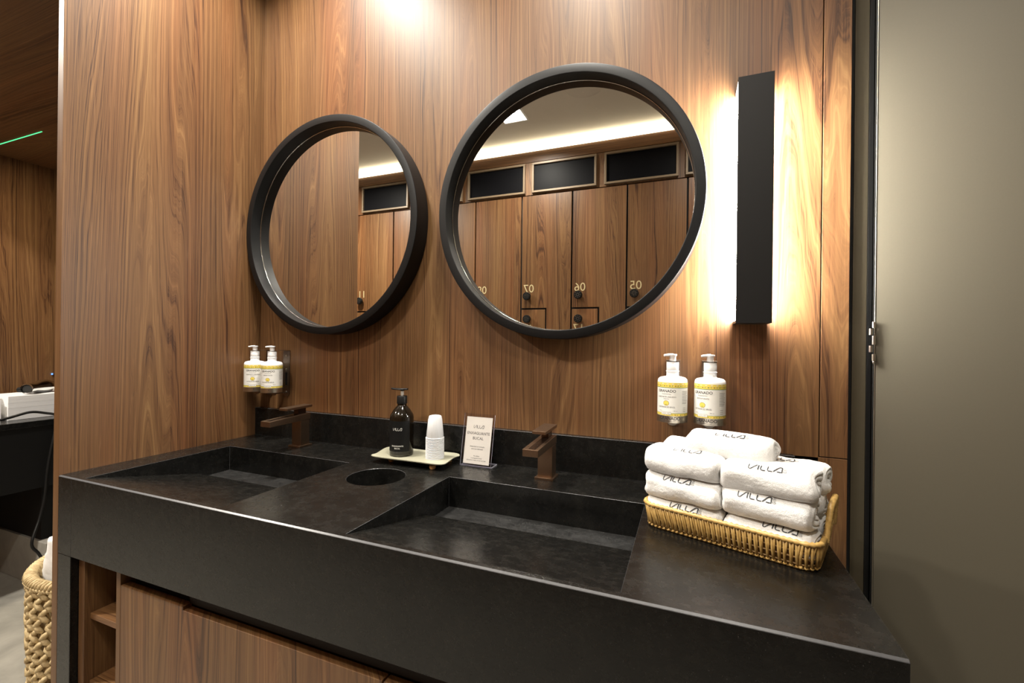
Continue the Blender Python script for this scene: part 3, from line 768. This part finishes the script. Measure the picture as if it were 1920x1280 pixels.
# upside-down stack of ribbed cups, each its own object
words_ = ['lowest', 'second', 'third', 'fourth', 'fifth', 'sixth', 'seventh', 'eighth', 'ninth', 'tenth', 'eleventh', 'twelfth', 'thirteenth', 'fourteenth', 'fifteenth', 'topmost']
NC = 16; pitch = .0037
bm = NB(); nseg = 120
ribs = lambda a, z: 1 + (.028 * (1 if int(a / (2*PI) * 60) % 2 else 0) if .006 < z < .052 else 0)
lathe(bm, [(.0236, .0006), (.0250, .0), (.0256, .0007), (.0250, .0015), (.0230, .0019), (.0228, .0055), (.0228, .0065), (.0185, .0515), (.0183, .0525), (.0176, .0570), (.0160, .0600), (.0120, .0612), (.0115, .0602), (0, .0602)], nseg, rfun=ribs)
cup0 = obj('plastic_cup', bm, M['cup'], smooth=True, angle=60)
for k in range(NC):
    c_ = cup0 if k == 0 else cup0.copy()
    if k: C.objects.link(c_)
    c_.location = (.774, -.086, TT + .0003 + k * pitch); c_.rotation_euler = (0, 0, .7 * k)
    lab = {0: 'upside down white cup at the very bottom of the stack on the tray', NC-1: 'upside down white ribbed cup on top of the stack, its whole body showing'}.get(k, 'upside down white cup, its rim %s from the bottom of the stack' % words_[k])
    tag(c_, lab, 'cup', 'nested white plastic cups on the tray')

sg = thing('sign_holder', 'clear acrylic table sign with cream mouthwash card', 'sign', (.891, -.0725, TOP))
lean = math.atan2(.027, .138)
bm = NB(); box(bm, -.0455, .0455, -.0012, .0012, 0, .140)
for f_ in bm.faces: f_.material_index = 0 if abs(f_.calc_center_median().y) > .001 else 1
bmesh.ops.rotate(bm, verts=bm.verts[:], cent=(0, 0, 0), matrix=Matrix.Rotation(-lean, 3, 'X')); bmesh.ops.translate(bm, verts=bm.verts[:], vec=(0, 0, .0009))
obj('holder_front', bm, [M['acrylic'], M['acrylic_edge']], sg)
bm = NB(); box(bm, -.0455, .0455, -.0012, .0012, 0, .140)
bmesh.ops.rotate(bm, verts=bm.verts[:], cent=(0, 0, 0), matrix=Matrix.Rotation(-lean, 3, 'X')); bmesh.ops.translate(bm, verts=bm.verts[:], vec=(0, .0042, .0009))
obj('holder_back', bm, M['acrylic'], sg)
bm = B1(-.0455, .0455, .0058, .042, 0.0002, .0026)
for f_ in bm.faces: f_.material_index = 0 if (f_.calc_center_median().z < .001 or f_.calc_center_median().z > .002) else 1
obj('holder_foot', bm, [M['acrylic'], M['acrylic_edge']], sg)
bm = NB(); box(bm, -.0385, .0385, -.0002, .0002, .006, .131)
def cardT(body, size, z, mi, bold=0.0, sx=1.0): put_flat(bm, text2d(body, size, 'CENTER', bold), lambda x, y: (x * sx, -.0004, z + y), mi)
put_flat(bm, LOGO_T, lambda x, y: ((x - 2.5) * .0061, -.0004, .1010 + y * .0078), 1)
cardT('ENXAGUANTE', .0104, .0870, 1, 0.0, 0.98); cardT('BUCAL', .0104, .0735, 1, 0.0)
cardT('Disponível na recepção', .0046, .0520, 1); cardT('para uso individual', .0046, .0455, 1)
cardT('Ao utilizar', .0042, .0270, 1); cardT('o enxaguante bucal', .0042, .0215, 1); cardT('descarte o copo no lixo ao lado', .0042, .0160, 1, 0, 1.05)
bmesh.ops.rotate(bm, verts=bm.verts[:], cent=(0, 0, 0), matrix=Matrix.Rotation(-lean, 3, 'X')); bmesh.ops.translate(bm, verts=bm.verts[:], vec=(0, .0020, .0009))
obj('card', bm, [M['cream_card'], M['ink']], sg, fix=False)

# ------------------------------------------------------------------ rattan basket with rolled towels
BL, BD, BH = .272, .188, .043
BANG = math.atan2(-.377 + .292, 1.591 - 1.347)
bx, by = 1.344, -.292
ca, sa = math.cos(BANG), math.sin(BANG)
def bw(s, d, z=0): return (bx + ca * s - sa * d, by + sa * s + ca * d, TOP + z)      # s along the front, d towards the wall
bc = bw(BL / 2, BD / 2)
bk = thing('rattan_basket', 'honey rattan tray basket full of rolled white towels', 'basket', bc, BANG)
def rrect(hx, hy, rad, step):
    pts = []; 
    for (cx_, cy_, a0) in ((hx - rad, -hy + rad, -PI/2), (hx - rad, hy - rad, 0), (-hx + rad, hy - rad, PI/2), (-hx + rad, -hy + rad, PI)):
        for i in range(9): a = a0 + PI/2 * i/8; pts.append(Vector((cx_ + rad * math.cos(a), cy_ + rad * math.sin(a), 0)))
    # resample evenly
    P_ = pts + [pts[0]]; Ls = [0]
    for a, b_ in zip(P_[:-1], P_[1:]): Ls.append(Ls[-1] + (b_ - a).length)
    n_ = int(Ls[-1] / step); out = []
    for k in range(n_):
        t_ = Ls[-1] * k / n_; i = max(j for j in range(len(Ls)) if Ls[j] <= t_); i = min(i, len(P_) - 2)
        out.append(P_[i].lerp(P_[i+1], (t_ - Ls[i]) / max(1e-9, Ls[i+1] - Ls[i])))
    return out
hx, hy = BL / 2, BD / 2
topL = rrect(hx + .001, hy + .001, .022, .0041); N_ = len(topL)
def lerp_loop(hx_, hy_, rad): 
    base_ = rrect(hx_, hy_, rad, .001); m_ = len(base_)
    return [base_[int(k / N_ * m_) % m_] for k in range(N_)]
botL = lerp_loop(hx - .006, hy - .006, .020)
rnd = random.Random(4)
bm = NB()
for k in range(N_):                                       # upright canes, tilted to and fro in pairs
    kk = (k + (1 if k % 2 else 0)) % N_
    a, b_ = topL[k], botL[k] if not k % 2 else botL[(k+1) % N_]
    nrm = Vector((a.x, a.y, 0)).normalized(); j = rnd.uniform(-.0006, .0006)
    mid = (a + b_) / 2
    off_ = .0012 if k % 2 else -.0004
    tube(bm, [Vector((a.x, a.y, BH - .002)), Vector((mid.x, mid.y, BH * .5)) + nrm * off_ + Vector((j, j, 0)), Vector((b_.x, b_.y, .004)) + nrm * (.0015 + off_)], .0019, 8)
for k in range(0, N_, 2):                                  # little knots along the foot
    b_ = botL[k]; nrm = Vector((b_.x, b_.y, 0)).normalized(); c_ = Vector((b_.x, b_.y, .0045)) + nrm * .0022
    lathe(bm, [(0, -.0028), (.0023, -.0015), (.0030, .0004), (.0022, .002), (0, .003)], 8, tuple(c_))
obj('woven_side', bm, M['rattan'], bk, smooth='all')
bm = NB()
for i in range(4):
    z = .008 + i * .010
    lp_ = [a.lerp(b_, 1 - z / BH) * .985 for a, b_ in zip(topL, botL)]
    tube(bm, [Vector((p.x, p.y, z)) for p in lp_], .0016, 6, closed=True)
for z0, z1 in ((.004, BH - .004),):
    A_ = [Vector((p.x, p.y, z0)) * 1 for p in botL]; n_ = len(A_)
    va = [bm.verts.new((p.x * .975, p.y * .965, z0)) for p in botL]; vb = [bm.verts.new((p.x * .975, p.y * .965, z1)) for p in topL]
    for i in range(n_): bm.faces.new((va[i], va[(i+1) % n_], vb[(i+1) % n_], vb[i]))
obj('weft', bm, M['rattan_inner'], bk, smooth='all')
bm = NB()
tube(bm, [Vector((p.x, p.y, BH)) for p in topL], .0040, 10, closed=True, rf=lambda i: .0045 if i % 2 else .0029)
obj('rim', bm, M['rattan'], bk, smooth='all')
bm = NB(); prism_z(bm, [(p.x * .985, p.y * .985) for p in botL], .0008, .004); obj('basket_floor', bm, M['rattan'], bk)
for sx in (-1, 1):                                          # wrapped arch handles on the short ends
    hw_, hh = .048, .048; pts = [(-hw_ - .003, 0), (-hw_, .012), (-hw_ + .002, .034), (-hw_ + .010, hh), (-hw_ + .018, hh + .003), (hw_ - .018, hh + .003), (hw_ - .010, hh), (hw_ - .002, .034), (hw_, .012), (hw_ + .003, 0)]
    dense = []
    for a, b_ in zip(pts[:-1], pts[1:]):
        k = max(1, int(math.dist(a, b_) / .0016))
        for i in range(k): dense.append((a[0] + (b_[0]-a[0])*i/k, a[1] + (b_[1]-a[1])*i/k))
    dense.append(pts[-1])
    bm = NB(); X_ = sx * (hx + .003)
    tube(bm, [Vector((X_ + sx * (z * .08), y, BH - .006 + z)) for y, z in dense], .0045, 10, rf=lambda i: .0048 if i % 2 else .0038)
    obj('handle', bm, M['rattan'], bk, smooth='all')

def towel_mesh(seed, Ln, a, b_, n_len=70, n_ang=104, logo=None, sag=0.0, flat=0.0):
    """rolled towel along local x, centre at origin; a half depth (y), b half height (z)"""
    rr = random.Random(seed); ph = [rr.uniform(0, 6.28) for _ in range(8)]
    import mathutils.noise as mn
    def surf(s, th, fuzz=True):
        # s in [-1,1] along the roll, th angle in the y-z plane (0 = +y, pi/2 = up)
        e = 1 - abs(s) ** 8 * .07 - abs(s) ** 24 * .12
        p = 2.5
        cy_, cz_ = math.cos(th), math.sin(th)
        k = (abs(cy_) ** p + abs(cz_) ** p) ** (-1 / p)
        low = 1 + .030 * math.sin(2 * th + ph[0] + 1.3 * s) + .025 * math.sin(3 * th + ph[1] - 2 * s) + .02 * math.sin(4.1 * s + ph[2]) * math.sin(th + ph[3])
        x = s * Ln / 2 + .0020 * math.sin(2 * th + ph[4]) * s ** 3 + .0012 * math.sin(3 * th + ph[5]) * s * s
        y, z = a * k * e * low * cy_, b_ * k * e * low * cz_
        z += sag * s * s
        dl = mn.noise(Vector((x, y, z)) * 38 + Vector((ph[7],) * 3)) * .0016; y += cy_ * dl; z += cz_ * dl
        if fuzz:
            q = Vector((x * 260 + ph[6] * 10, y * 260, z * 260))
            d_ = mn.noise(q) * .0005
            y += cy_ * d_; z += cz_ * d_
        return Vector((x, y, z))
    bm = NB()
    rings = []
    for i in range(n_len + 1):
        s = -1 + 2 * i / n_len
        s = math.copysign(abs(s) ** .93, s)
        rings.append([bm.verts.new(surf(s, 2*PI*j/n_ang)) for j in range(n_ang)])
    for i in range(n_len):
        for j in range(n_ang):
            bm.faces.new((rings[i][j], rings[i][(j+1) % n_ang], rings[i+1][(j+1) % n_ang], rings[i+1][j]))
    for end, sgn in ((rings[0], -1), (rings[-1], 1)):       # ends with the spiral of the roll
        prev = end; NR = 26
        for k in range(1, NR + 1):
            q = 1 - k / NR; cur = []
            if k == NR:
                c_ = bm.verts.new((sgn * (Ln / 2 - .003), 0, sag))
                for j in range(n_ang):
                    f_ = (prev[j], prev[(j+1) % n_ang], c_); bm.faces.new(f_ if sgn > 0 else f_[::-1])
                break
            for j in range(n_ang):
                th = 2*PI*j/n_ang; b0 = surf(float(sgn), th, False)
                turn = (q * 2.6 - sgn * th / (2*PI) + ph[6]) % 1.0
                fade = min(1, max(0, (1 - q) * 4 - .15))
                dep = .0042 * math.exp(-((turn - .5) / .15) ** 2) * fade
                bulge = .0042 * math.sqrt(max(0, 1 - q ** 4)) - .0035 * (1 - q) ** 2
                fz = mn.noise(Vector((b0.y * q * 240, b0.z * q * 240, ph[5]))) * .0004
                cur.append(bm.verts.new((b0.x + sgn * (bulge - dep + fz), b0.y * q, (b0.z - sag) * q + sag)))
            for j in range(n_ang):
                f_ = (prev[j], prev[(j+1) % n_ang], cur[(j+1) % n_ang], cur[j]); bm.faces.new(f_ if sgn > 0 else f_[::-1])
            prev = cur
    lg = None
    if logo:
        s0, th0, w = logo                                  # s0 start along the roll, th0 angle of the word's middle, w letter height
        lg = NB(); R_ = (a + b_) / 2
        V_, F_ = LOGO
        def mp(x, y):
            s = s0 + x * w / (Ln / 2)
            th = th0 - (y - .5) * w / R_
            p0 = surf(s, th, False); p1 = surf(s, th + .02, False); p2 = surf(min(1, s + .01), th, False)
            nr = (p1 - p0).cross(p2 - p0).normalized()
            if nr.dot(Vector((0, p0.y, p0.z))) < 0: nr = -nr
            return p0 + nr * .0010
        put_flat(lg, (V_, F_), mp, 0)
    return bm, lg
def towel(name_label, s, d, z, Ln, a, b_, seed, tilt=0.0, yaw=0.0, roll=0.0, logo=None, sag=0.0):
    t = thing('rolled_towel', name_label, 'towel', bw(s, d, z), BANG + yaw, 'rolled white towels stacked in the rattan basket')
    t.rotation_euler = (roll, tilt, BANG + yaw)
    bm, lg = towel_mesh(seed, Ln, a, b_, logo=logo, sag=sag)
    obj('towel_roll', bm, M['terry'], t, smooth='all', fix=False)
    if lg: obj('embroidered_logo', lg, M['embroidery'], t, fix=False)
TH = math.radians(180 + 0)
fr = .045; bd = .128                                     # depth of front and back rows
def LG(s0, deg, w=.0098): return (s0, math.radians(deg), w)
# local +y points to the wall: front of the roll is th = 180 deg, top is 90 deg
towel('rolled white towel, bottom of the front left column, logo behind the basket rim', .066, fr, .030, .126, .038, .0255, 1, logo=LG(-.30, 142))
towel('rolled white towel, middle of the front left column, logo above the rim', .063, fr, .0745, .130, .040, .0245, 2, tilt=.0, logo=LG(-.45, 136))
towel('rolled white towel, top of the front left column, faint logo on its crest', .061, fr + .004, .1185, .130, .040, .0255, 3, tilt=.0, logo=LG(-.25, 110))
towel('rolled white towel, bottom of the front right column, beside the rattan handle', .200, fr, .0290, .126, .038, .0250, 4, tilt=.03, logo=LG(-.10, 128))
towel('rolled white towel, middle of the front right column, its spiral end showing', .197, fr, .0750, .126, .040, .0245, 5, tilt=-.01, logo=LG(-.60, 138))
towel('rolled white towel, top of the front right column, large dark logo', .197, fr + .003, .1175, .132, .040, .0260, 6, tilt=-.045, logo=LG(-.36, 128))
towel('rolled white towel, bottom of the back left column, hidden behind the front stack', .068, bd, .0290, .124, .037, .0245, 7)
towel('rolled white towel, middle of the back left column, hidden behind the front stack', .068, bd, .0745, .126, .038, .0240, 8)
towel('rolled white towel, top of the back left column, half a logo showing', .060, bd + .003, .1200, .132, .038, .0260, 9, logo=LG(-.20, 112))
towel('rolled white towel, bottom of the back right column, end under the far handle side', .200, bd, .0290, .124, .037, .0245, 10)
towel('rolled white towel, middle of the back right column, only its end showing', .200, bd, .0735, .126, .038, .0240, 11)
towel('rolled white towel, top of the back right column, last letter showing', .200, bd + .002, .1120, .136, .038, .0250, 12, tilt=-.01, logo=LG(-.38, 106))
towel('rolled white towel lying across the very top of the pile', .128, .084, .1525, .138, .038, .0250, 13, tilt=.0, yaw=.02, logo=LG(-.30, 118))

# ------------------------------------------------------------------ room beyond on the left
dk = thing('side_counter', 'black counter in the room beyond the wooden panel', 'counter', (-1.75, .5, .225))
toL(obj('counter_top', B1(-1.999, -1.505, -.50, 2.10, .80, .828), M['stone'], dk, bevel=.002), dk)
toL(obj('counter_apron', B1(-1.999, -1.51, -.495, 2.10, .50, .7998), M['black'], dk), dk)
toL(obj('counter_base', B1(-1.999, -1.56, .052, 2.10, .2255, .4998), M['black'], dk), dk)
def ribbed_box(name, label, loc, sx, sy, h, rz, seed):
    rr = random.Random(seed); t = thing(name, label, 'paper towels', loc, rz)
    bm = NB(); n_ = 14
    for k in range(n_): j = rr.uniform(-.00012, .00012); box(bm, -sx/2 + j, sx/2 + j, -sy/2, sy/2 + j, h*k/n_, h*(k+1)/n_ - .0001)
    obj('paper_stack', bm, M['white_plastic'], t)
    return t
ribbed_box('paper_towel_stack', 'white stack of folded paper beside the chrome dryer', (-1.72, .13, .829), .20, .36, .115, math.radians(1), 3)
ribbed_box('paper_towel_pack', 'second white pack at the left picture edge, under the dryer nozzle', (-1.72, -.175, .829), .19, .22, .10, math.radians(-4), 5)
def dryer(loc, rz, label):
    t = thing('hair_dryer', label, 'hair dryer', loc, rz, 'chrome hair dryers on the white paper')
    bm = NB()
    lathe(bm, [(.020, 0), (.026, 0), (.027, .006), (.024, .04), (.030, .075), (.036, .10), (.036, .13), (.030, .155), (.016, .168), (0, .170)], 32, axis='x')
    lathe(bm, [(0, .004), (.0205, .004)], 32, axis='x', mi=1)
    obj('dryer_body', bm, [M['chrome'], M['blackest']], t, smooth=True)
    bm = NB(); tube(bm, [(.11, .0, -.005), (.12, .05, -.012), (.13, .11, -.018)], .014, 16); obj('dryer_handle', bm, M['rubber'], t, smooth=True)
dryer((-1.655, .030, .974), math.radians(128), 'chrome hair dryer with its open nozzle towards the counter edge')
dryer((-1.66, -.085, .958), math.radians(262), 'chrome hair dryer cut off by the left picture edge')
bm = NB()
cpts = [(-1.56, -.30, .835), (-1.56, -.15, .836), (-1.555, -.07, .85), (-1.545, 0.0, .868), (-1.53, .05, .858), (-1.51, .085, .842), (-1.496, .080, .80), (-1.49, .060, .70), (-1.49, .044, .58), (-1.49, .036, .457), (-1.48, .014, .36), (-1.46, -.012, .30), (-1.45, -.024, .265), (-1.45, -.020, .236), (-1.44, -.002, .20), (-1.40, .012, .12), (-1.36, .0, .03), (-1.20, -.06, .008), (-1.0, -.08, .008)]
sm = []
for i in range(len(cpts) - 1):
    p0, p1, p2, p3 = (Vector(cpts[max(0, min(len(cpts)-1, i + k))]) for k in (-1, 0, 1, 2))
    for j in range(6):
        t_ = j/6; sm.append(.5*((2*p1)+(p2-p0)*t_+(2*p0-5*p1+4*p2-p3)*t_**2+(3*p1-p0-3*p2+p3)*t_**3))
tube(bm, sm, .006, 10); tag(obj('power_cord', bm, M['rubber'], smooth='all'), 'black power cord hanging over the side counter', 'cord')

# seagrass laundry basket
lb = thing('laundry_basket', 'tall braided seagrass basket standing behind the wooden panel', 'basket', (-.243, -.290, 0))
R0, HB = .197, .550
rnd = random.Random(8)
bm = NB()
lathe(bm, [(0, .004), (R0 - .03, .004), (R0 - .012, HB), (R0 - .016, HB), (R0 - .034, .01), (0, .01)], 48)
obj('basket_liner', bm, M['seagrass'], lb, smooth=True)
bm = NB(); rows, cols = 18, 34
for i in range(rows):
    z = .016 + (HB - .03) * i / (rows - 1); Rr = R0 - .012 + .012 * i / rows
    for j in range(cols):
        a = 2*PI * (j + .5 * (i % 2)) / cols + rnd.uniform(-.02, .02)
        c_ = Vector((Rr * math.cos(a), Rr * math.sin(a), z)); tdir = Vector((-math.sin(a), math.cos(a), 0)); nr = Vector((math.cos(a), math.sin(a), 0))
        for q in (-1, 1):
            d1 = (tdir * .8 + Vector((0, 0, q * .75))).normalized() * .019
            m_ = c_ + nr * (.006 + rnd.uniform(-.002, .002)) + Vector((0, 0, q * .005))
            tube(bm, [m_ - d1 - nr * .006, m_ - d1 * .4, m_ + d1 * .4, m_ + d1 - nr * .006], .006, 6, rf=lambda k: (.004, .0075, .0075, .004)[k])
obj('braided_side', bm, M['seagrass'], lb, smooth='all')
bm = NB(); nn = 110
for j in range(nn):
    a = 2*PI*j/nn; c_ = Vector((math.cos(a), math.sin(a), 0)); tt = Vector((-math.sin(a), math.cos(a), 0)) * .006
    pts = []
    for k in range(9):
        b2 = 2*PI*k/8; pts.append(c_ * (R0 - .002 + .0125 * math.cos(b2)) + Vector((0, 0, HB + .0125 * math.sin(b2))) + tt * (k / 8 * 1.6) + c_ * rnd.uniform(-.0008, .0008))
    tube(bm, pts, .0052, 5)
obj('braided_rim', bm, M['seagrass'], lb, smooth='all')
def loose_towel(loc, rz, tx, label, seed, sx, sy, sz):
    import mathutils.noise as mn
    t = thing('used_towel', label, 'towel', loc, rz, 'used white towels in the seagrass basket'); t.rotation_euler = (tx, .12, rz)
    bm = NB(); bmesh.ops.create_cube(bm, size=1)
    bmesh.ops.subdivide_edges(bm, edges=bm.edges[:], cuts=22, use_grid_fill=True)
    for v in bm.verts:
        c_ = v.co * 2; p = 8
        k = (abs(c_.x)**p + abs(c_.y)**p + abs(c_.z)**p) ** (-1/p)
        d = c_ * k * (1 + .10 * mn.noise(c_ * 1.1 + Vector((seed, 0, 0))) + .03 * mn.noise(c_ * 7))
        v.co = Vector((d.x * sx, d.y * sy, d.z * sz))
    obj('towel_cloth', bm, M['terry'], t, smooth='all')
loose_towel((-.255, -.325, .560), math.radians(12), .04, 'folded white towel sticking highest out of the seagrass basket', 2, .108, .100, .085)
loose_towel((-.20, -.235, .470), math.radians(-25), -.2, 'crumpled white towel tucked lower in the seagrass basket', 9, .100, .08, .09)
loose_towel((-.245, -.29, .30), math.radians(5), 0, 'crumpled white towel deep inside the seagrass basket', 5, .12, .12, .12)
